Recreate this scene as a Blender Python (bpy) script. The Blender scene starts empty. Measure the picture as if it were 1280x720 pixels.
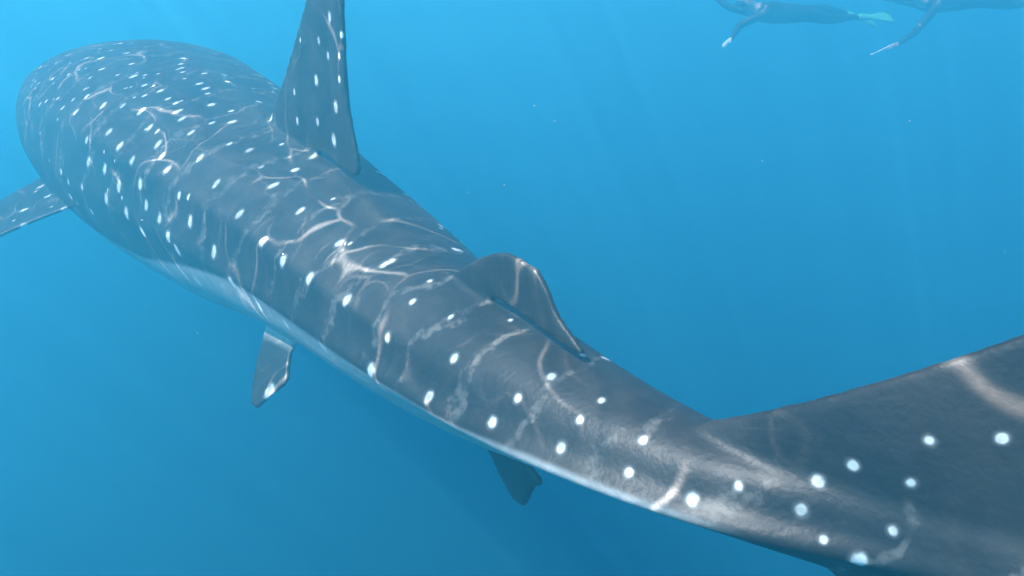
import bpy, bmesh, math, random
import numpy as np
from mathutils import Vector, Matrix
from mathutils.kdtree import KDTree

random.seed(7)
rng = np.random.default_rng(7)
S = bpy.context.scene
COL = S.collection

# ------------------------------------------------------------------ camera
cam_d = bpy.data.cameras.new('camera')
cam = bpy.data.objects.new('camera', cam_d)
COL.objects.link(cam)
cam.location = (0, 0, -0.6)
cam.rotation_euler = (math.radians(90 - 21), 0, 0)
cam_d.sensor_width = 36
cam_d.lens = 23.9
cam_d.clip_start = 0.02
cam_d.clip_end = 500
S.camera = cam

# ------------------------------------------------------------------ sky and sun
SUN_EL = math.radians(57)
SUN_AZ = math.atan2(-0.80, -0.52)          # from +Y, towards +X
to_sun = Vector((math.sin(SUN_AZ) * math.cos(SUN_EL), math.cos(SUN_AZ) * math.cos(SUN_EL), math.sin(SUN_EL)))
W = bpy.data.worlds.new('World')
S.world = W
W.use_nodes = True
wn = W.node_tree
sky = wn.nodes.new('ShaderNodeTexSky')
sky.sky_type = 'NISHITA'
sky.sun_disc = False
sky.sun_elevation = SUN_EL
sky.sun_rotation = SUN_AZ
bg = wn.nodes['Background']
bg.inputs['Strength'].default_value = 0.11
wn.links.new(sky.outputs[0], bg.inputs['Color'])
sun_d = bpy.data.lights.new('sun', 'SUN')
sun_d.energy = 5.0
sun_d.angle = math.radians(0.28)
sun_d.color = (1.0, 0.99, 0.97)
sun = bpy.data.objects.new('sun', sun_d)
COL.objects.link(sun)
sun.location = to_sun * 30
sun.rotation_euler = to_sun.to_track_quat('Z', 'Y').to_euler()

vs = S.view_settings
vs.view_transform = 'Standard'
vs.look = 'None'
vs.exposure = 3.6
vs.gamma = 1.0
vs.use_curve_mapping = False
S.cycles.volume_bounces = 2
S.cycles.max_bounces = 6
S.cycles.transparent_max_bounces = 8
S.cycles.use_denoising = True


# ------------------------------------------------------------------ helpers
def mat(name):
    m = bpy.data.materials.new(name)
    m.use_nodes = True
    m.node_tree.nodes.clear()
    return m, m.node_tree


def nd(nt, typ, **kw):
    n = nt.nodes.new(typ)
    for k, v in kw.items():
        if k.startswith('i_'):
            n.inputs[k[2:].replace('_', ' ')].default_value = v
        elif k.startswith('n_'):
            n.inputs[int(k[2:])].default_value = v
        else:
            setattr(n, k, v)
    return n


def mth(nt, op, a, b=None, clamp=False):
    n = nt.nodes.new('ShaderNodeMath')
    n.operation = op
    n.use_clamp = clamp
    for i, v in enumerate((a, b)):
        if v is None:
            continue
        if isinstance(v, (int, float)):
            n.inputs[i].default_value = v
        else:
            nt.links.new(v, n.inputs[i])
    return n.outputs[0]


def smap(nt, v, a, b, c=0.0, d=1.0):
    n = nt.nodes.new('ShaderNodeMapRange')
    n.interpolation_type = 'SMOOTHSTEP'
    nt.links.new(v, n.inputs[0])
    for i, x in enumerate((a, b, c, d)):
        n.inputs[i + 1].default_value = x
    return n.outputs[0]


def mixc(nt, f, a, b, blend='MIX'):
    n = nt.nodes.new('ShaderNodeMix')
    n.data_type = 'RGBA'
    n.blend_type = blend
    for sock, v in ((n.inputs[0], f), (n.inputs[6], a), (n.inputs[7], b)):
        if hasattr(v, 'links'):
            nt.links.new(v, sock)
        elif isinstance(v, (int, float)):
            sock.default_value = v
        else:
            sock.default_value = (*v, 1)
    return n.outputs[2]


def catmull(ts, ps, t):
    """Smooth interpolation of rows ps at parameters ts (monotone-ish cubic)."""
    ts = np.asarray(ts, float)
    ps = np.asarray(ps, float)
    if ps.ndim == 1:
        ps = ps[:, None]
    m = np.gradient(ps, ts, axis=0)
    t = np.clip(np.atleast_1d(t), ts[0], ts[-1])
    i = np.clip(np.searchsorted(ts, t, side='right') - 1, 0, len(ts) - 2)
    h = (ts[i + 1] - ts[i])[:, None]
    u = ((t - ts[i])[:, None]) / h
    return ((2 * u**3 - 3 * u**2 + 1) * ps[i] + (u**3 - 2 * u**2 + u) * h * m[i]
            + (-2 * u**3 + 3 * u**2) * ps[i + 1] + (u**3 - u**2) * h * m[i + 1])


# ------------------------------------------------------------------ water: caustic gobo at the surface, and body of water
def build_surface_gobo():
    m, nt = mat('caustic_gobo')  # caustic lines and soft bands painted into the sheet's transparency
    out = nd(nt, 'ShaderNodeOutputMaterial')
    tc = nd(nt, 'ShaderNodeTexCoord')
    n1 = nd(nt, 'ShaderNodeTexNoise', i_Scale=1.3, i_Detail=2.0)
    nt.links.new(tc.outputs['Object'], n1.inputs['Vector'])
    off = nd(nt, 'ShaderNodeVectorMath', operation='MULTIPLY_ADD')
    nt.links.new(n1.outputs['Color'], off.inputs[0])
    off.inputs[1].default_value = (1.3, 1.3, 0)
    nt.links.new(tc.outputs['Object'], off.inputs[2])
    fine = nd(nt, 'ShaderNodeTexNoise', i_Scale=5.0, i_Detail=1.0)
    nt.links.new(tc.outputs['Object'], fine.inputs['Vector'])
    off2 = nd(nt, 'ShaderNodeVectorMath', operation='MULTIPLY_ADD')
    nt.links.new(fine.outputs['Color'], off2.inputs[0])
    off2.inputs[1].default_value = (0.16, 0.16, 0)
    nt.links.new(off.outputs[0], off2.inputs[2])
    lines = []
    for sc, w, amp in ((2.2, 0.018, 1.3), (4.6, 0.024, 0.30)):
        v = nd(nt, 'ShaderNodeTexVoronoi', feature='DISTANCE_TO_EDGE', voronoi_dimensions='2D', i_Scale=sc)
        nt.links.new(off2.outputs[0], v.inputs['Vector'])
        e = mth(nt, 'DIVIDE', v.outputs['Distance'], w)
        e = mth(nt, 'MULTIPLY', mth(nt, 'MULTIPLY', e, e), -1.0)
        e = mth(nt, 'POWER', 2.718, e)
        lines.append(mth(nt, 'MULTIPLY', e, amp))
    ln = mth(nt, 'ADD', lines[0], lines[1])
    br = nd(nt, 'ShaderNodeTexNoise', i_Scale=3.4, i_Detail=1.5)
    nt.links.new(tc.outputs['Object'], br.inputs['Vector'])
    ln = mth(nt, 'MULTIPLY', ln, smap(nt, br.outputs['Fac'], 0.45, 0.66, 0.03, 1.0))
    soft = nd(nt, 'ShaderNodeTexNoise', i_Scale=6.5, i_Detail=2.0)
    nt.links.new(off.outputs[0], soft.inputs['Vector'])
    base = smap(nt, soft.outputs['Fac'], 0.3, 0.7, 0.09, 0.17)
    tr = mth(nt, 'ADD', base, mth(nt, 'MULTIPLY', ln, 0.9), clamp=True)
    comb = nd(nt, 'ShaderNodeCombineColor')
    for i in range(3):
        nt.links.new(tr, comb.inputs[i])
    t = nd(nt, 'ShaderNodeBsdfTransparent')
    nt.links.new(comb.outputs[0], t.inputs['Color'])
    nt.links.new(t.outputs[0], out.inputs['Surface'])
    N, R = 60, 60.0
    xs = np.linspace(-R, R, N + 1)
    vv = [(x, y, 0.012 * math.sin(1.1 * x + .6 * y) + 0.01 * math.sin(.7 * y - 1.9 * x)) for y in xs for x in xs]
    ff = [(j * (N + 1) + i, j * (N + 1) + i + 1, (j + 1) * (N + 1) + i + 1, (j + 1) * (N + 1) + i) for j in range(N) for i in range(N)]
    me = bpy.data.meshes.new('sea_surface_gobo')
    me.from_pydata(vv, [], ff)
    me.materials.append(m)
    o = bpy.data.objects.new('sea_surface_gobo', me)  # unseen sheet at the water surface, added to pattern the sunlight
    o['kind'] = 'structure'
    COL.objects.link(o)
    o.location = (-4.4, 6.3, 0.55)


def build_haze():
    m, nt = mat('blue_water_volume')
    out = nd(nt, 'ShaderNodeOutputMaterial')
    pv = nd(nt, 'ShaderNodeVolumePrincipled')
    pv.inputs['Color'].default_value = (0.095, 0.62, 0.85, 1)
    pv.inputs['Absorption Color'].default_value = (0, 0, 0, 1)
    pv.inputs['Density'].default_value = 0.165
    pv.inputs['Anisotropy'].default_value = 0.44
    nt.links.new(pv.outputs[0], out.inputs['Volume'])
    bm = bmesh.new()
    bmesh.ops.create_cube(bm, size=1)
    for v in bm.verts:
        v.co = Vector((v.co.x * 90, v.co.y * 90, 0.50 if v.co.z > 0 else -30.0))
    me = bpy.data.meshes.new('haze')
    bm.to_mesh(me)
    me.materials.append(m)
    o = bpy.data.objects.new('haze', me)
    o['kind'] = 'stuff'
    o['label'] = 'clear blue sea water filling the whole scene'
    o['category'] = 'water'
    COL.objects.link(o)


build_surface_gobo()

# ------------------------------------------------------------------ whale shark
L = 7.0
SP_T = [0.0, 0.22, 0.43, 0.53, 0.66, 0.715, 0.80, 0.88, 0.96]
SP_P = [(-3.57, 6.76, -0.99), (-2.48, 4.94, -1.30), (-1.21, 3.38, -1.49), (-0.66, 2.70, -1.57),
        (-0.15, 1.98, -1.60), (0.06, 1.66, -1.56), (0.44, 1.20, -1.50), (0.90, 0.86, -1.46), (1.42, 0.62, -1.44)]
# fraction of length: half width, height above spine, depth below spine
PR_T = [0.0, 0.012, 0.04, 0.09, 0.15, 0.22, 0.30, 0.40, 0.50, 0.58, 0.66, 0.72, 0.765, 0.80, 0.84, 0.90]
PR = [(0.439, 0.073, 0.122), (0.610, 0.159, 0.244), (0.726, 0.266, 0.387), (0.821, 0.405, 0.535), (0.866, 0.526, 0.620), (0.851, 0.609, 0.655), (0.750, 0.605, 0.672), (0.588, 0.519, 0.594),
      (.43, .41, .42), (.345, .335, .34), (.26, .255, .25), (.205, .19, .175), (.16, .135, .12), (.115, .11, .105), (.055, .10, .10), (.022, .06, .06)]


def frame(t):
    p = catmull(SP_T, SP_P, t)
    d = catmull(SP_T, SP_P, np.asarray(t) + 0.004) - catmull(SP_T, SP_P, np.asarray(t) - 0.004)
    d /= np.linalg.norm(d, axis=1)[:, None]          # towards the tail
    up = np.array([0, 0, 1.0])
    s = np.cross(up, d)                              # shark's right when looking to the tail = its left... see below
    s /= np.linalg.norm(s, axis=1)[:, None]
    u = np.cross(d, s)
    return p, d, s, u


RIDGES = [(0.62, 0.006, 0.13, 0.62), (1.08, 0.017, 0.12, 0.72), (1.58, 0.014, 0.20, 0.86)]


def body_r(t, phi):
    """cross-section offsets (side, up) of the body at t, phi (0 top, pi bottom)"""
    pr = catmull(PR_T, PR, t)
    w, hu, hl = pr[:, 0], pr[:, 1], pr[:, 2]
    c, s = np.cos(phi), np.sin(phi)
    tuck = np.where(c < 0, 0.36 * np.clip((t - 0.42) / 0.12, 0, 1), 0.0)
    x = np.sign(s) * np.abs(s) ** (0.92 + tuck) * w
    z = np.where(c > 0, hu * np.abs(c) ** 0.96, -hl * np.abs(c) ** 1.05)
    k = np.zeros_like(t)
    ap = np.abs((phi + math.pi) % (2 * math.pi) - math.pi)
    for ph0, a, t0, t1 in RIDGES:
        fade = np.clip((t - t0) / 0.1, 0, 1) * np.clip((t1 - t) / 0.12, 0, 1)
        wd = 0.11
        k += a * fade * np.exp(-((ap - ph0) / wd) ** 2)
    keel = np.clip((t - 0.58) / 0.16, 0, 1) * np.clip((0.88 - t) / 0.06, 0, 1)
    k += 0.035 * keel * np.exp(-((ap - 1.66) / 0.22) ** 2)
    # slight central back ridge
    k += (0.02 - 0.014 * np.clip((t - .56) / .06, 0, 1)) * np.clip((t - .15) / .2, 0, 1) * np.clip((.8 - t) / .1, 0, 1) * np.exp(-(ap / 0.10) ** 2)
    r = np.sqrt(x * x + z * z) + 1e-6
    return x * (1 + k / r), z * (1 + k / r)


def mesh_add(acc, verts, faces):
    o = len(acc[0])
    acc[0].extend([tuple(v) for v in verts])
    acc[1].extend([tuple(i + o for i in f) for f in faces])


def grid_faces(n, m, closed=True):
    ff = []
    for i in range(n - 1):
        for j in range(m if closed else m - 1):
            a, b = i * m + j, i * m + (j + 1) % m
            ff.append((a, b, b + m, a + m))
    return ff


def add_body(acc):
    ts = np.concatenate([np.linspace(0, 0.05, 14)[:-1], np.linspace(0.05, 0.90, 170)])
    M = 128
    ph = np.linspace(0, 2 * math.pi, M, endpoint=False)
    vv = []
    for t in ts:
        tt = np.full(M, t)
        x, z = body_r(tt, ph)
        p, d, s, u = frame(np.array([t]))
        vv.extend(p + x[:, None] * s + z[:, None] * u)
    n = len(ts)
    ff = grid_faces(n, M)
    ff.append(tuple(range(M)))
    ff.append(tuple(reversed(range((n - 1) * M, n * M))))
    mesh_add(acc, vv, ff)


def add_fin(acc, place, le, te, th0, th1, n=26, m=22, curve=None):
    """le / te: control points (a, b) of the leading and trailing edge in fin coordinates
    (a along the body to the tail, b outwards); place(a, b, c) -> world; c is thickness."""
    q = np.linspace(0, 1, n)
    LE = catmull(np.linspace(0, 1, len(le)), le, q)
    TE = catmull(np.linspace(0, 1, len(te)), te, q)
    u = np.linspace(0, 1, m)
    prof = 2.6 * (0.2969 * np.sqrt(u) - 0.126 * u - 0.3516 * u**2 + 0.2843 * u**3 - 0.1036 * u**4) * 2
    vv = []
    for i in range(n):
        th = (th0 + (th1 - th0) * q[i]) * (math.sqrt(max(1 - ((q[i] - .9) / .1) ** 2, 0.05)) if q[i] > 0.9 else 1)
        half = np.maximum(th * prof * 0.5, 0.012)
        for j in range(m):
            pt = LE[i] + (TE[i] - LE[i]) * u[j]
            vv.append(place(pt[0], pt[1], half[j], q[i]))
        for j in range(m - 1, -1, -1):
            pt = LE[i] + (TE[i] - LE[i]) * u[j]
            vv.append(place(pt[0], pt[1], -half[j], q[i]))
    ff = grid_faces(n, 2 * m)
    ff.append(tuple(range(2 * m)))
    ff.append(tuple(reversed(range((n - 1) * 2 * m, n * 2 * m))))
    mesh_add(acc, vv, ff)


def placer(t0, out, bend=0.0, base=0.0, yaw=0.0):
    """fin coordinates at body station t0; out(s, u) = outward direction in the side/up plane"""
    p, d, s, u = [v[0] for v in frame(np.array([t0]))]
    o = out[0] * s + out[1] * u
    o = o / np.linalg.norm(o)
    nrm = np.cross(d, o)
    d2 = d * math.cos(yaw) + nrm * math.sin(yaw)
    n2 = np.cross(d2, o)

    def f(a, b, c, q):
        return p + d2 * a + o * (base + b) + n2 * (c + bend * q * q)
    return f


FINS = []


def build_shark_mesh():
    acc = ([], [])
    add_body(acc)
    # first dorsal
    add_fin(acc, placer(0.449, (0, 1), base=0.41), [(-0.36, -0.15), (-0.13, 0.065), (0.08, 0.28), (0.31, 0.55), (0.55, 0.84), (0.67, 1.0)],
            [(0.38, -0.15), (0.41, 0.045), (0.755, 0.03), (0.69, 0.31), (0.685, 0.65), (0.72, 0.99)], 0.12, 0.03, n=44)
    # second dorsal
    add_fin(acc, placer(0.655, (0, 1), base=0.22), [(-0.18, -0.10), (-0.03, 0.035), (0.07, 0.10), (0.17, 0.15), (0.26, 0.183), (0.32, 0.192)],
            [(0.18, -0.12), (0.22, 0.035), (0.62, -0.005), (0.53, 0.075), (0.49, 0.13), (0.44, 0.178)], 0.06, 0.025, n=44)
    # anal fin
    add_fin(acc, placer(0.665, (0, -1), base=0.20), [(-0.08, -0.10), (0.02, 0.02), (0.09, 0.09), (0.15, 0.145), (0.20, 0.18), (0.23, 0.195)],
            [(0.26, -0.10), (0.29, 0.0), (0.38, 0.05), (0.34, 0.09), (0.315, 0.135), (0.28, 0.19)], 0.05, 0.02, n=44)
    for sd in (1, -1):
        # pectoral
        add_fin(acc, placer(0.212, (sd, -0.30 if sd < 0 else -0.5), base=0.48, bend=-0.11 * sd),
                [(-0.09, -0.1), (0.0, 0.17), (0.18, 0.63), (0.48, 1.12), (0.82, 1.43)],
                [(0.88, -0.1), (0.84, 0.14), (0.78, 0.52), (0.80, 0.98), (0.89, 1.42)], 0.13, 0.03, n=40, m=30)
        # pelvic
        add_fin(acc, placer(0.483, (sd * 0.75, -1.0), base=0.51), [(-0.10, -0.24), (0.01, -0.06), (0.09, 0.07), (0.15, 0.15), (0.20, 0.20), (0.23, 0.225)],
                [(0.26, -0.24), (0.29, -0.07), (0.37, 0.03), (0.34, 0.10), (0.31, 0.165), (0.28, 0.22)], 0.055, 0.02, n=44)

    # caudal: upper and lower lobes
    def pc(a, b, c, q):
        tt = np.array([min(0.777 + a / L, 0.96)])
        pp, dd, ss, uu = [v[0] for v in frame(tt)]
        ex = max(0.777 + a / L - 0.96, 0) * L
        return pp + dd * ex + uu * b + ss * c
    add_fin(acc, pc, [(-0.10, 0.04), (0.18, 0.16), (0.48, 0.345), (0.79, 0.585), (1.16, 0.93), (1.50, 1.28)],
            [(0.34, -0.08), (0.60, -0.02), (0.90, 0.16), (1.16, 0.48), (1.38, 0.84), (1.56, 1.27)], 0.13, 0.03, n=56, m=36)
    add_fin(acc, pc, [(0.16, -0.02), (0.40, -0.12), (0.52, -0.34), (0.68, -0.52), (0.82, -0.66), (0.92, -0.74)],
            [(0.52, 0.12), (0.66, 0.02), (0.76, -0.20), (0.86, -0.42), (0.93, -0.60), (0.96, -0.73)], 0.12, 0.03, n=50, m=32)
    me = bpy.data.meshes.new('raw')
    me.from_pydata(acc[0], [], acc[1])
    bm = bmesh.new()
    bm.from_mesh(me)
    bmesh.ops.recalc_face_normals(bm, faces=bm.faces)
    bm.to_mesh(me)
    bm.free()
    o = bpy.data.objects.new('raw', me)
    COL.objects.link(o)
    r = o.modifiers.new('r', 'REMESH')
    r.mode = 'VOXEL'
    r.voxel_size = 0.0075
    r.use_smooth_shade = True
    sm = o.modifiers.new('s', 'SMOOTH')
    sm.factor = 0.5
    sm.iterations = 24
    dg = bpy.context.evaluated_depsgraph_get()
    me2 = bpy.data.meshes.new_from_object(o.evaluated_get(dg))
    bpy.data.objects.remove(o)
    return me2


def body_coords(co):
    """(t, phi) of points: station along the spine and angle round it"""
    tt = np.linspace(0, 0.96, 600)
    p, d, s, u = frame(tt)
    t = np.empty(len(co))
    ph = np.empty(len(co))
    for k in range(0, len(co), 4000):
        c = co[k:k + 4000]
        i = np.argmin(((c[:, None, :] - p[None]) ** 2).sum(-1), axis=1)
        v = c - p[i]
        t[k:k + 4000] = tt[i] + np.einsum('ij,ij->i', v, d[i]) / L
        ph[k:k + 4000] = np.arctan2(np.einsum('ij,ij->i', v, s[i]), np.einsum('ij,ij->i', v, u[i]))
    return t, ph


def gill_and_mouth(co, t, ph):
    """press five gill slits per side and the mouth line into the skin; returns new coordinates"""
    p, d, s, u = frame(np.clip(t, 0, 0.96))
    v = co - p
    r = np.linalg.norm(v, axis=1) + 1e-6
    ap = np.abs(ph)
    g = np.zeros(len(co))
    for k in range(5):
        tg = 0.135 + 0.014 * k + 0.006 * (ap - 1.4)
        g += np.exp(-((t - tg) / 0.0022) ** 2) * np.clip((ap - 0.95) / 0.12, 0, 1) * np.clip((1.85 - ap) / 0.12, 0, 1)
    v2 = v * (1 - (0.016 * g / r))[:, None]
    return p + v2


def build_shark():
    me = build_shark_mesh()
    n = len(me.vertices)
    co = np.empty(n * 3)
    me.vertices.foreach_get('co', co)
    co = co.reshape(-1, 3)
    t, ph = body_coords(co)
    bx, bz = body_r(np.clip(t, 0, 0.9), ph)
    p, d, s, u = frame(np.clip(t, 0, 0.96))
    dist = np.linalg.norm(co - p, axis=1)
    fin = np.clip((dist / np.sqrt(bx**2 + bz**2 + 1e-6) - 1.04) / 0.12, 0, 1)
    body = (fin < 0.3) & (t < 0.8)
    co2 = gill_and_mouth(co, t, ph)
    co = np.where((body & (t > 0.1) & (t < 0.22))[:, None], co2, co)
    me.vertices.foreach_set('co', co.ravel())
    # spots: those seen on the left side and back, mirrored to the right side
    kd = KDTree(n)
    for i, c in enumerate(co):
        kd.insert(c, i)
    kd.balance()
    sp = np.array(SPOTS)
    st, sph = body_coords(sp[:, :3])
    mir = (sph < -0.3) & (st < 0.76)
    mt, mp = st[mir], -sph[mir]
    fp, fd, fs, fu = frame(mt)
    mx, mz = body_r(mt, mp)
    mpos = fp + fs * mx[:, None] + fu * mz[:, None]
    sp = np.vstack([sp, np.hstack([mpos, sp[mir, 3:4]])])
    # small pale flecks between the big spots, thicker towards the head
    ne = 170
    et = 0.03 + 0.36 * rng.random(ne) ** 1.4
    ep = rng.uniform(-1.55, 1.55, ne)
    fp, fd, fs, fu = frame(et)
    mx, mz = body_r(et, ep)
    sp = np.vstack([sp, np.hstack([fp + fs * mx[:, None] + fu * mz[:, None], rng.uniform(0.004, 0.008, (ne, 1))])])
    cen = np.array([kd.find(Vector(q[:3]))[0][:] for q in sp])
    rad = np.maximum(sp[:, 3], 0.006) * 1.32
    best = np.full(n, 9.0)
    ft = 1.55 - 0.45 * np.clip((t - 0.55) / 0.15, 0, 1)      # spots are narrower along the body than round it

    def squash(v, k, ax):
        return (v + ax * (np.einsum('ij,ij->i', v, ax) * (k - 1))[:, None]) * 0.92
    vec = np.full((n, 3), 9.0)
    for c, r in zip(cen, rad):
        i = np.array([h[1] for h in kd.find_range(Vector(c), r * 2.5 + 0.06)])
        dd = np.linalg.norm(co[i] - c, axis=1) - r * 1.1
        k = dd < best[i]
        i = i[k]
        best[i] = dd[k]
        vec[i] = squash(co[i] - c, ft[i], d[i]) / r
    me.attributes.new('spot_vec', 'FLOAT_VECTOR', 'POINT').data.foreach_set('vector', vec.astype(np.float32).ravel())
    me.attributes.new('spot_gap', 'FLOAT', 'POINT').data.foreach_set('value', best.astype(np.float32))
    ap = np.abs(ph)
    # pale underside below the side keel, not on the fins or the tail
    lit_keel = np.clip((t - 0.70) / 0.05, 0, 1)  # on the tail stalk the pale climbs the keel, painting its sunlit edge
    x = np.clip((ap - 1.60 + 0.09 * lit_keel - 0.42 * np.clip((0.50 - t) / 0.12, 0, 1)) / 0.07, 0, 1)
    belly = x * x * (3 - 2 * x) * (1 - fin) * np.clip((0.815 - t) / 0.03, 0, 1)
    me.attributes.new('belly', 'FLOAT', 'POINT').data.foreach_set('value', belly.astype(np.float32))
    sv = np.stack([t * L, ap, fin], 1)
    me.attributes.new('along', 'FLOAT_VECTOR', 'POINT').data.foreach_set('vector', sv.astype(np.float32).ravel())

    m, nt = mat('spotted_skin')
    lk = nt.links.new
    out = nd(nt, 'ShaderNodeOutputMaterial')
    bs = nd(nt, 'ShaderNodeBsdfPrincipled')
    tc = nd(nt, 'ShaderNodeTexCoord')
    av = nd(nt, 'ShaderNodeAttribute', attribute_name='spot_vec')
    ag = nd(nt, 'ShaderNodeAttribute', attribute_name='spot_gap')
    ab = nd(nt, 'ShaderNodeAttribute', attribute_name='belly')
    al = nd(nt, 'ShaderNodeAttribute', attribute_name='along')
    wob = nd(nt, 'ShaderNodeTexNoise', i_Scale=38.0, i_Detail=2.0)
    lk(tc.outputs['Object'], wob.inputs['Vector'])
    ln = nd(nt, 'ShaderNodeVectorMath', operation='LENGTH')
    lk(av.outputs['Vector'], ln.inputs[0])
    dist_n = mth(nt, 'ADD', ln.outputs['Value'], mth(nt, 'MULTIPLY', mth(nt, 'SUBTRACT', wob.outputs['Fac'], 0.5), 0.9))
    spot = mth(nt, 'MULTIPLY', mth(nt, 'ADD', mth(nt, 'MULTIPLY', smap(nt, dist_n, 1.15, 0.58), 0.86), mth(nt, 'MULTIPLY', smap(nt, dist_n, 1.75, 0.9), 0.14)), smap(nt, ag.outputs['Fac'], 0.010, 0.003))
    # mottled grey back
    n1 = nd(nt, 'ShaderNodeTexNoise', i_Scale=3.0, i_Detail=5.0, i_Roughness=0.6)
    lk(tc.outputs['Object'], n1.inputs['Vector'])
    n2 = nd(nt, 'ShaderNodeTexNoise', i_Scale=26.0, i_Detail=4.0, i_Roughness=0.65)
    lk(tc.outputs['Object'], n2.inputs['Vector'])
    back = mixc(nt, smap(nt, n1.outputs['Fac'], 0.32, 0.68), (0.022, 0.018, 0.0155), (0.040, 0.033, 0.028))
    back = mixc(nt, smap(nt, n2.outputs['Fac'], 0.45, 0.75, 0.0, 0.35), back, (0.064, 0.052, 0.043))
    # faint pale bars round the body
    sx = nd(nt, 'ShaderNodeSeparateXYZ')
    lk(al.outputs['Vector'], sx.inputs[0])
    wv = mth(nt, 'ADD', mth(nt, 'MULTIPLY', sx.outputs[0], 27.0), mth(nt, 'MULTIPLY', n1.outputs['Fac'], 9.0))
    wv = mth(nt, 'ADD', wv, mth(nt, 'MULTIPLY', sx.outputs[1], 1.2))
    bar = smap(nt, mth(nt, 'SINE', wv), 0.86, 1.0)
    bar = mth(nt, 'MULTIPLY', bar, smap(nt, n2.outputs['Fac'], 0.40, 0.62, 0.05, 0.7))
    bar = mth(nt, 'MULTIPLY', bar, mth(nt, 'SUBTRACT', 1.0, sx.outputs[2]))
    back = mixc(nt, bar, back, (0.17, 0.15, 0.13))
    sc_v = nd(nt, 'ShaderNodeVectorMath', operation='MULTIPLY')
    lk(al.outputs['Vector'], sc_v.inputs[0])
    sc_v.inputs[1].default_value = (4.0, 46.0, 2.0)
    scr = nd(nt, 'ShaderNodeTexNoise', i_Scale=1.0, i_Detail=6.0, i_Roughness=0.7)
    lk(sc_v.outputs[0], scr.inputs['Vector'])
    back = mixc(nt, smap(nt, scr.outputs['Fac'], 0.55, 0.78, 0.0, 0.55), back, (0.10, 0.088, 0.078))
    back = mixc(nt, smap(nt, scr.outputs['Fac'], 0.45, 0.25, 0.0, 0.5), back, (0.018, 0.015, 0.013))
    bel = mixc(nt, smap(nt, n2.outputs['Fac'], 0.3, 0.7), (0.32, 0.32, 0.31), (0.42, 0.42, 0.41))
    colr = mixc(nt, ab.outputs['Fac'], back, bel)
    colr = mixc(nt, spot, colr, mixc(nt, smap(nt, n2.outputs['Fac'], 0.32, 0.58), (0.42, 0.42, 0.40), (0.74, 0.74, 0.71)))
    lk(colr, bs.inputs['Base Color'])
    bs.inputs['Roughness'].default_value = 0.48
    bmp = nd(nt, 'ShaderNodeBump', i_Strength=0.4, i_Distance=0.004)
    n3 = nd(nt, 'ShaderNodeTexNoise', i_Scale=70.0, i_Detail=4.0)
    lk(tc.outputs['Object'], n3.inputs['Vector'])
    lk(n3.outputs['Fac'], bmp.inputs['Height'])
    lk(bmp.outputs[0], bs.inputs['Normal'])
    lk(bs.outputs[0], out.inputs['Surface'])
    me.materials.clear()
    me.materials.append(m)
    o = bpy.data.objects.new('whale_shark', me)
    o['label'] = 'grey whale shark with white spots swimming away, tail fin foremost'
    o['category'] = 'shark'
    COL.objects.link(o)
    em, ent = mat('dark_eye')
    eo = nd(ent, 'ShaderNodeOutputMaterial')
    eb = nd(ent, 'ShaderNodeBsdfPrincipled', i_Roughness=0.15)
    eb.inputs['Base Color'].default_value = (0.01, 0.01, 0.012, 1)
    ent.links.new(eb.outputs[0], eo.inputs['Surface'])
    for sd in (1, -1):
        tt, pp = np.array([0.035]), np.array([sd * 1.62])
        fp, fd, fs, fu = frame(tt)
        x, z = body_r(tt, pp)
        c = (fp + fs * (x - 0.004 * sd)[:, None] + fu * z[:, None])[0]
        bm = bmesh.new()
        bmesh.ops.create_uvsphere(bm, u_segments=16, v_segments=10, radius=0.025)
        eme = bpy.data.meshes.new('eye')
        bm.to_mesh(eme)
        eme.shade_smooth()
        eme.materials.append(em)
        e = bpy.data.objects.new('eye', eme)
        COL.objects.link(e)
        e.parent = o
        e.location = c
    return o


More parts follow.
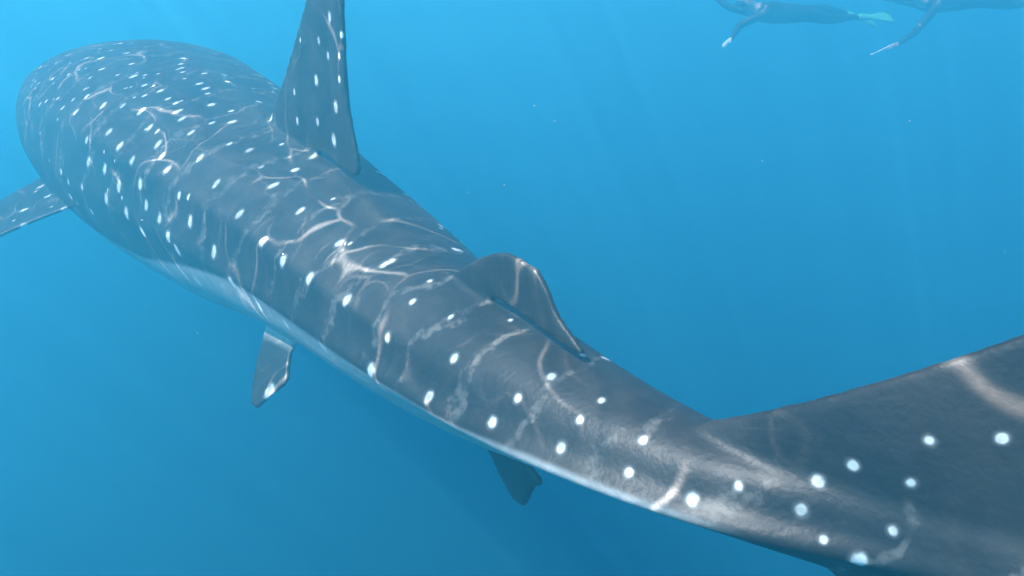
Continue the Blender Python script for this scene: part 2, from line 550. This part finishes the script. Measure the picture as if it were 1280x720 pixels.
SPOTS = [
    (-1.838, 3.696, -0.911, 0.016), (-1.875, 3.53, -0.998, 0.019), (-2.18, 3.734, -0.992, 0.018), (-2.359, 3.901, -0.959, 0.013), (-2.393, 3.83, -1.035, 0.017),
    (-2.025, 3.643, -0.982, 0.014), (-2.101, 3.942, -0.856, 0.017), (-1.974, 3.793, -0.892, 0.013), (-1.919, 3.672, -0.933, 0.011), (-2.034, 3.938, -0.848, 0.01),
    (-2.289, 4.721, -0.704, 0.014), (-1.945, 4.234, -0.772, 0.012), (-1.898, 4.097, -0.798, 0.01), (-1.862, 4.026, -0.815, 0.012), (-1.829, 3.954, -0.833, 0.011),
    (-1.693, 3.911, -0.838, 0.013), (-1.664, 3.76, -0.881, 0.015), (-1.6, 3.688, -0.9, 0.016), (-1.566, 3.617, -0.92, 0.011), (-1.489, 3.47, -0.959, 0.017),
    (-1.693, 3.532, -0.956, 0.014), (-1.647, 3.439, -0.987, 0.017), (-1.758, 3.588, -0.942, 0.012), (-1.591, 3.353, -1.015, 0.015), (-1.5, 3.22, -1.06, 0.014),
    (-1.777, 3.386, -1.062, 0.017), (-1.715, 3.334, -1.071, 0.012), (-1.679, 3.256, -1.118, 0.018), (-1.629, 3.178, -1.16, 0.014), (-1.568, 3.088, -1.203, 0.02),
    (-1.393, 3.037, -1.145, 0.017), (-1.26, 2.863, -1.224, 0.016), (-1.098, 2.666, -1.303, 0.018), (-0.948, 2.485, -1.362, 0.018), (-1.15, 2.992, -1.103, 0.015),
    (-1.265, 3.068, -1.087, 0.011), (-1.317, 3.263, -1.016, 0.015), (-1.413, 3.27, -1.022, 0.011), (-1.361, 3.387, -0.98, 0.01), (-1.274, 3.532, -0.951, 0.014),
    (-1.606, 3.968, -0.85, 0.012), (-1.528, 3.803, -0.874, 0.011), (-1.123, 3.248, -0.992, 0.016), (-0.899, 2.799, -1.152, 0.014), (-0.962, 2.712, -1.197, 0.017),
    (-0.802, 2.52, -1.25, 0.014), (-0.688, 2.557, -1.215, 0.008), (-1.016, 3.028, -1.082, 0.009), (-1.057, 2.853, -1.15, 0.009), (-0.61, 2.294, -1.31, 0.015),
    (-2.057, 3.524, -1.1, 0.018), (-1.941, 3.391, -1.15, 0.02), (-1.827, 3.267, -1.2, 0.018), (-2.222, 3.594, -1.15, 0.016), (-2.216, 3.555, -1.258, 0.02),
    (-2.062, 3.428, -1.273, 0.021), (-1.943, 3.315, -1.336, 0.02), (-1.761, 3.184, -1.291, 0.021), (-2.063, 3.389, -1.413, 0.021), (-1.891, 3.244, -1.452, 0.022),
    (-1.719, 3.125, -1.381, 0.019), (-1.622, 3.035, -1.422, 0.019), (-1.566, 2.972, -1.489, 0.02), (-1.4, 2.862, -1.392, 0.021), (-1.466, 2.941, -1.293, 0.014),
    (-1.405, 2.893, -1.29, 0.01), (-1.785, 3.169, -1.529, 0.02), (-2.213, 4.168, -0.8, 0.012), (-2.376, 4.431, -0.75, 0.013), (-2.394, 4.167, -0.828, 0.014),
    (-2.513, 4.392, -0.776, 0.015), (-2.65, 4.47, -0.779, 0.013), (-2.672, 4.67, -0.732, 0.011), (-2.991, 5.096, -0.721, 0.012), (-2.54, 4.559, -0.737, 0.011),
    (-2.621, 4.828, -0.702, 0.012), (-2.594, 4.27, -0.838, 0.01), (-2.428, 4.08, -0.874, 0.01), (-2.948, 4.763, -0.774, 0.014), (-2.758, 4.458, -0.811, 0.009),
    (-2.667, 4.27, -0.869, 0.008), (-2.96, 4.644, -0.818, 0.009), (-3.263, 4.937, -0.859, 0.012), (-2.821, 4.354, -0.899, 0.008), (-2.778, 4.284, -0.92, 0.008),
    (-2.978, 4.454, -0.931, 0.011), (-3.058, 4.544, -0.927, 0.009), (-2.474, 3.961, -0.98, 0.01), (-2.636, 4.079, -0.985, 0.01), (-2.742, 4.133, -1.006, 0.01),
    (-2.805, 4.159, -1.029, 0.01), (-2.538, 3.95, -1.026, 0.012), (-2.41, 3.986, -0.926, 0.01), (-2.227, 4.009, -0.853, 0.01), (-2.445, 3.706, -1.402, 0.015),
    (-2.518, 3.776, -1.353, 0.012), (-3.038, 4.317, -1.561, 0.018), (-2.893, 4.158, -1.585, 0.015), (-2.509, 3.795, -1.503, 0.016), (-2.295, 3.579, -1.401, 0.013),
    (-2.983, 4.045, -1.644, 0.017), (-2.672, 3.957, -1.618, 0.016), (-2.295, 3.616, -1.544, 0.015), (-2.875, 3.871, -1.696, 0.016), (-2.753, 4.005, -1.428, 0.01),
    (-3.036, 4.263, -1.578, 0.009), (-2.779, 4.007, -1.612, 0.008), (-2.978, 3.939, -1.679, 0.008), (-2.45, 3.749, -1.527, 0.008), (-0.781, 2.828, -0.798, 0.015),
    (-0.926, 3.001, -0.858, 0.01), (-0.925, 2.995, -0.979, 0.012), (-0.799, 2.848, -0.961, 0.013), (-0.686, 2.721, -0.888, 0.017), (-0.712, 2.751, -1.024, 0.018),
    (-0.844, 2.892, -1.114, 0.015), (-0.677, 2.709, -0.57, 0.013), (-0.745, 2.787, -0.645, 0.011), (-0.701, 2.738, -0.7, 0.011), (-0.653, 2.68, -0.786, 0.01),
    (-0.642, 2.667, -0.703, 0.008), (-0.855, 2.924, -0.65, 0.007), (-0.625, 2.65, -0.625, 0.008), (-0.84, 2.361, -1.399, 0.018), (-0.709, 2.23, -1.419, 0.017),
    (-0.541, 2.073, -1.436, 0.015), (-0.424, 2.132, -1.336, 0.011), (-0.403, 2.142, -1.327, 0.011), (-1.25, 2.713, -1.482, 0.021), (-1.154, 2.622, -1.583, 0.022),
    (-1.013, 2.513, -1.642, 0.02), (-0.857, 2.358, -1.654, 0.019), (-0.664, 2.145, -1.643, 0.02), (-0.439, 1.882, -1.597, 0.017), (-0.573, 2.05, -1.651, 0.007),
    (-0.381, 1.88, -1.484, 0.012), (-0.566, 2.275, -1.307, 0.007), (-1.515, 2.938, -1.546, 0.021), (-1.46, 2.956, -1.699, 0.025), (-1.506, 3.095, -1.825, 0.019),
    (-1.041, 2.562, -2.06, 0.027), (-0.26, 2.004, -1.347, 0.008), (-0.306, 1.931, -1.386, 0.009), (-0.176, 1.805, -1.381, 0.007), (-0.158, 1.659, -1.44, 0.011),
    (-0.229, 1.643, -1.556, 0.013), (-0.05, 1.46, -1.518, 0.011), (0.013, 1.455, -1.447, 0.009), (0.097, 1.468, -1.394, 0.009), (0.178, 1.555, -1.379, 0.007),
    (0.152, 1.331, -1.431, 0.008), (0.208, 1.361, -1.397, 0.007), (-0.006, 1.725, -1.359, 0.004), (0.113, 1.312, -1.491, 0.01), (0.246, 1.2, -1.476, 0.008),
    (0.358, 1.111, -1.476, 0.01), (0.279, 1.233, -1.418, 0.008), (0.442, 1.091, -1.428, 0.007), (0.568, 1.047, -1.386, 0.009), (0.535, 1.032, -1.434, 0.009),
    (0.608, 1.023, -1.329, 0.008), (0.692, 0.965, -1.244, 0.007), (0.684, 0.971, -1.333, 0.007), (0.669, 0.96, -1.423, 0.007), (0.619, 0.956, -1.489, 0.011),
    (0.57, 0.988, -1.468, 0.005), (0.768, 0.914, -1.206, 0.007),
]
#SPOTS_END
shark = build_shark()

# ------------------------------------------------------------------ snorkelers
def plain(name, col, rough=0.6, var=0.25, scale=12.0):
    m, nt = mat(name)
    out = nd(nt, 'ShaderNodeOutputMaterial')
    bs = nd(nt, 'ShaderNodeBsdfPrincipled', i_Roughness=rough)
    tc = nd(nt, 'ShaderNodeTexCoord')
    no = nd(nt, 'ShaderNodeTexNoise', i_Scale=scale, i_Detail=4.0)
    nt.links.new(tc.outputs['Object'], no.inputs['Vector'])
    c = mixc(nt, no.outputs['Fac'], tuple(x * (1 - var) for x in col), tuple(min(x * (1 + var), 1) for x in col))
    nt.links.new(c, bs.inputs['Base Color'])
    nt.links.new(bs.outputs[0], out.inputs['Surface'])
    return m


M_SUIT = plain('dark_wetsuit', (0.012, 0.013, 0.016), 0.7)
M_SKIN = plain('wet_skin', (0.50, 0.33, 0.25), 0.5, 0.1)
M_HAIR = plain('dark_hair', (0.02, 0.015, 0.012), 0.6)
M_GREEN = plain('green_rubber', (0.16, 0.62, 0.36), 0.4, 0.12)
M_WHITE = plain('white_plastic', (0.80, 0.82, 0.80), 0.35, 0.05)
M_GLASS = plain('dark_mask_glass', (0.02, 0.03, 0.04), 0.08, 0.1)


def skin_mesh(name, nodes, edges, root, sub=2):
    """nodes: list of (co, rx, ry)"""
    me = bpy.data.meshes.new(name)
    me.from_pydata([tuple(n[0]) for n in nodes], edges, [])
    o = bpy.data.objects.new(name, me)
    COL.objects.link(o)
    o.modifiers.new('k', 'SKIN').use_smooth_shade = True
    if not me.skin_vertices:
        bpy.context.view_layer.objects.active = o
    lay = me.skin_vertices[0].data
    for i, nn in enumerate(nodes):
        lay[i].radius = (nn[1], nn[2])
        lay[i].use_root = (i == root)
    sb = o.modifiers.new('u', 'SUBSURF')
    sb.levels = sb.render_levels = sub
    dg = bpy.context.evaluated_depsgraph_get()
    me2 = bpy.data.meshes.new_from_object(o.evaluated_get(dg))
    bpy.data.objects.remove(o)
    me2.shade_smooth()
    return me2


def blade_mesh(heel, tip, side, w0, w1, th):
    """a swim fin: foot pocket and flared blade with two side rails"""
    h, tp, sd = Vector(heel), Vector(tip), Vector(side).normalized()
    ax = (tp - h)
    nrm = ax.cross(sd).normalized()
    bm = bmesh.new()
    rings = []
    prof = [(0.0, 0.6, 2.6), (0.12, 0.95, 3.6), (0.28, 1.0, 3.4), (0.40, 0.95, 1.8), (0.5, 1.1, 1.0), (0.75, 0.0, 0.8), (0.96, 0.0, 0.55), (1.0, 0.0, 0.3)]
    for q, k, t in prof:
        w = w0 * k if k else w0 + (w1 - w0) * (q - 0.4) / 0.6
        if q == 1.0:
            w = w1 * 0.8
        c = h + ax * q
        ring = []
        for a in range(12):
            an = 2 * math.pi * a / 12
            cx, cy = math.cos(an), math.sin(an)
            rail = 1 + (1.4 * abs(cx) ** 6 if q > 0.45 else 0)
            ring.append(bm.verts.new(c + sd * (cx * w / 2) + nrm * (cy * th * t * rail / 2)))
        rings.append(ring)
    for r0, r1 in zip(rings, rings[1:]):
        for a in range(12):
            bm.faces.new((r0[a], r0[(a + 1) % 12], r1[(a + 1) % 12], r1[a]))
    bm.faces.new(rings[0])
    bm.faces.new(list(reversed(rings[-1])))
    bmesh.ops.recalc_face_normals(bm, faces=bm.faces)
    me = bpy.data.meshes.new('swim_fin')
    bm.to_mesh(me)
    bm.free()
    me.shade_smooth()
    return me


def child(name, me, m, parent):
    me.materials.append(m)
    o = bpy.data.objects.new(name, me)
    COL.objects.link(o)
    o.parent = parent
    return o


def snorkeler(label, C, F, hip_dz, arm_near, arm_far, head_up, fin_mat, hand_mat, pale_hand=False):
    C, F = Vector(C), Vector(F).normalized()
    UP = Vector((0, 0, 1))
    R = F.cross(UP).normalized()                 # the swimmer's right
    if R.y > 0:
        near = -R
    else:
        near = R
    nodes, edges, tagm = [], [], []

    def add(p, r, prev=None, k='suit', r2=None):
        nodes.append((Vector(p), r, r2 or r))
        tagm.append(k)
        if prev is not None:
            edges.append((prev, len(nodes) - 1))
        return len(nodes) - 1
    hip = C - F * 0.52 + UP * hip_dz
    pel = add(hip, 0.165, None, 'suit', 0.14)
    w1 = add(C - F * 0.33 + UP * hip_dz * 0.7, 0.165, pel, 'suit', 0.14)
    ch = add(C - F * 0.12 + UP * hip_dz * 0.3, 0.185, w1, 'suit', 0.15)
    up = add(C, 0.15, ch, 'suit', 0.10)
    nk = add(C + F * 0.10 + UP * 0.03, 0.06, up, 'skin')
    hd = (F * math.cos(head_up) + UP * math.sin(head_up))
    hb = C + F * 0.13 + UP * 0.045
    face = (hd.cross(R)).normalized()
    if face.z > 0:
        face = -face
    j = add(hb + hd * 0.07 + face * 0.015, 0.078, nk, 'skin', 0.085)
    mid = add(hb + hd * 0.13, 0.085, j, 'skin', 0.095)
    add(hb + hd * 0.20 - face * 0.01, 0.06, mid, 'hair', 0.07)
    add(hb + hd * 0.115 + face * 0.105, 0.016, mid, 'skin')
    hands = []
    for side, arm in ((near, arm_near), (-near, arm_far)):
        el, wr, hdir = Vector(arm[0]), Vector(arm[1]), Vector(arm[2]).normalized()
        sh = add(C + side * 0.175 - F * 0.02, 0.068, up)
        e = add(el, 0.047, sh)
        mi = add(el.lerp(wr, 0.35), 0.045, e)
        w = add(wr, 0.030, mi)
        pm = add(wr + hdir * 0.055, 0.036, w, 'hand', 0.020)
        lat = hdir.cross(UP if abs(hdir.z) < 0.8 else F).normalized()
        nrm = lat.cross(hdir).normalized()
        if nrm.z > 0:
            nrm = -nrm
        for kk, off in enumerate((-0.030, -0.010, 0.011, 0.030)):
            ln = (0.062, 0.072, 0.068, 0.052)[kk]
            k0 = add(wr + hdir * 0.092 + lat * off, 0.0105, pm, 'hand')
            k1 = add(wr + hdir * (0.092 + ln * 0.5) + lat * off * 1.15 + nrm * 0.008, 0.0095, k0, 'hand')
            add(wr + hdir * (0.092 + ln * 0.9) + lat * off * 1.2 + nrm * 0.030, 0.008, k1, 'hand')
        t0 = add(wr + hdir * 0.045 - lat * 0.040, 0.012, pm, 'hand')
        add(wr + hdir * 0.085 - lat * 0.062 + nrm * 0.012, 0.0095, t0, 'hand')
        hands.append((wr + hdir * 0.09, hdir, lat))
    feet = []
    for sgn, kick in ((1, 0.05), (-1, -0.06)):
        side = R * sgn
        th = add(hip + side * 0.10 - F * 0.08, 0.105, pel)
        kn = add(hip + side * 0.11 - F * 0.46 + UP * kick, 0.072, th)
        cf = add(hip + side * 0.11 - F * 0.60 + UP * kick * 1.1, 0.060, kn)
        an = add(hip + side * 0.11 - F * 0.86 + UP * kick * 0.6, 0.038, cf)
        add(hip + side * 0.11 - F * 1.04 + UP * (kick * 0.3 - 0.04), 0.034, an, 'suit', 0.028)
        feet.append((hip + side * 0.11 - F * 0.90 + UP * (kick * 0.5 - 0.01), hip + side * 0.13 - F * 1.46 + UP * (kick * -0.8 - 0.08), side))
    me = skin_mesh('snorkeler', nodes, edges, 0)
    for m in (M_SUIT, M_SKIN, M_HAIR, hand_mat):
        me.materials.append(m)
    ix = {'suit': 0, 'skin': 1, 'hair': 2, 'hand': 3}
    P = np.array([n[0][:] for n in nodes])
    E0 = np.array([P[a] for a, b in edges]); E1 = np.array([P[b] for a, b in edges])
    for f in me.polygons:
        c = np.array(f.center[:])
        tt = np.clip(((c - E0) * (E1 - E0)).sum(1) / ((E1 - E0) ** 2).sum(1), 0, 1)
        dd = np.linalg.norm(E0 + (E1 - E0) * tt[:, None] - c, axis=1)
        k = int(np.argmin(dd))
        f.material_index = ix[tagm[edges[k][1] if tt[k] > 0.4 else edges[k][0]]]
    o = bpy.data.objects.new('person', me)
    COL.objects.link(o)
    o['label'] = label
    o['category'] = 'person'
    o['group'] = 'snorkelers swimming just below the surface'
    for h, tp, side in feet:
        child('swim_fin', blade_mesh(h, tp, R * 0.7 + UP * 0.6, 0.10, 0.22, 0.022), fin_mat, o)
    # mask and snorkel
    mc = hb + hd * 0.135 + face * 0.088
    bm = bmesh.new()
    rot = Matrix((R, hd, face)).transposed().to_4x4()
    bmesh.ops.create_cube(bm, size=1, matrix=Matrix.Translation(mc) @ rot @ Matrix.Diagonal((0.16, 0.085, 0.055, 1)))
    bmesh.ops.bevel(bm, geom=list(bm.edges), offset=0.018, segments=3, affect='EDGES')
    mm = bpy.data.meshes.new('diving_mask')
    bm.to_mesh(mm)
    mm.shade_smooth()
    child('diving_mask', mm, M_GLASS, o)
    a = hb + hd * 0.07 + face * 0.11
    b = a + R * 0.09 - face * 0.02
    tipz = b.z + 0.25
    sn = skin_mesh('snorkel', [(a, .011, .011), (b, .011, .011), (b.lerp(Vector((b.x, b.y, tipz)), .5) - face * 0.03, .011, .011),
                               (Vector((b.x - F.x * 0.05, b.y - F.y * 0.05, tipz)), .011, .011)], [(0, 1), (1, 2), (2, 3)], 0)
    child('snorkel', sn, fin_mat, o)
    return hands


snorkeler('snorkeler in dark wetsuit floating with one pale hand hanging down', (3.10, 9.20, -0.42), (-0.95, -0.31, 0), -0.02,
          ((2.82, 9.05, -0.58), (2.71, 8.92, -0.73), (-0.75, -0.2, -0.5)),
          ((2.80, 9.50, -0.36), (2.64, 9.62, -0.24), (-0.6, 0.5, 0.1)), 0.85, M_GREEN, M_WHITE)  # both hands coloured plain white
hs = snorkeler('snorkeler in dark wetsuit with bent arm reaching out a short pale stick', (5.28, 9.35, -0.32), (-1, -0.12, 0.0), 0.05,
               ((5.08, 9.15, -0.66), (4.84, 9.03, -0.79), (-0.9, -0.1, -0.3)),
               ((5.02, 9.65, -0.26), (4.76, 9.72, -0.22), (-1, 0.1, 0.0)), 0.7, M_GREEN, M_SKIN)
h, hd_, lat_ = hs[0]
bm = bmesh.new()
ring0 = []
a0, a1 = h + Vector((0.02, 0, 0.022)), h + Vector((-0.27, -0.04, -0.11))
ax = (a1 - a0).normalized()
sx_ = ax.cross(Vector((0, 0, 1))).normalized()
sy_ = ax.cross(sx_)
prev = None
for q, r in ((0, .004), (0.01, .013), (0.35, .013), (0.37, .010), (0.9, .009), (0.93, .017), (0.99, .017), (1.0, .006)):
    c = a0.lerp(a1, q)
    ring = [bm.verts.new(c + sx_ * (r * math.cos(k * math.pi / 5)) + sy_ * (r * math.sin(k * math.pi / 5))) for k in range(10)]
    if prev:
        for k in range(10):
            bm.faces.new((prev[k], prev[(k + 1) % 10], ring[(k + 1) % 10], ring[k]))
    else:
        bm.faces.new(ring)
    prev = ring
bm.faces.new(list(reversed(prev)))
bmesh.ops.recalc_face_normals(bm, faces=bm.faces)
me = bpy.data.meshes.new('hand_stick')
bm.to_mesh(me)
me.shade_smooth()
me.materials.append(M_WHITE)
o = bpy.data.objects.new('hand_stick', me)
o['label'] = 'short pale stick held out in a snorkeler\'s hand'
o['category'] = 'stick'
COL.objects.link(o)

# ------------------------------------------------------------------ specks drifting in the water
bm = bmesh.new()
for k in range(16):
    y = random.uniform(1.2, 5.5)
    c = Vector((random.uniform(-0.75, 0.85) * y, y, -0.75 - random.uniform(0.0, 0.62) * y))
    r = random.uniform(0.0009, 0.0016) * y
    bmesh.ops.create_icosphere(bm, subdivisions=1, radius=1,
                               matrix=Matrix.Translation(c) @ Matrix.Rotation(random.uniform(0, 3), 4, 'Z') @ Matrix.Diagonal((r * random.uniform(.7, 1.8), r, r * .8, 1)))
me = bpy.data.meshes.new('drifting_specks')
bm.to_mesh(me)
me.shade_smooth()
me.materials.append(plain('pale_speck', (0.55, 0.55, 0.5), 0.7))
o = bpy.data.objects.new('drifting_specks', me)
o['kind'] = 'stuff'
o['label'] = 'tiny pale specks drifting in the sea water'
o['category'] = 'specks'
COL.objects.link(o)

build_haze()
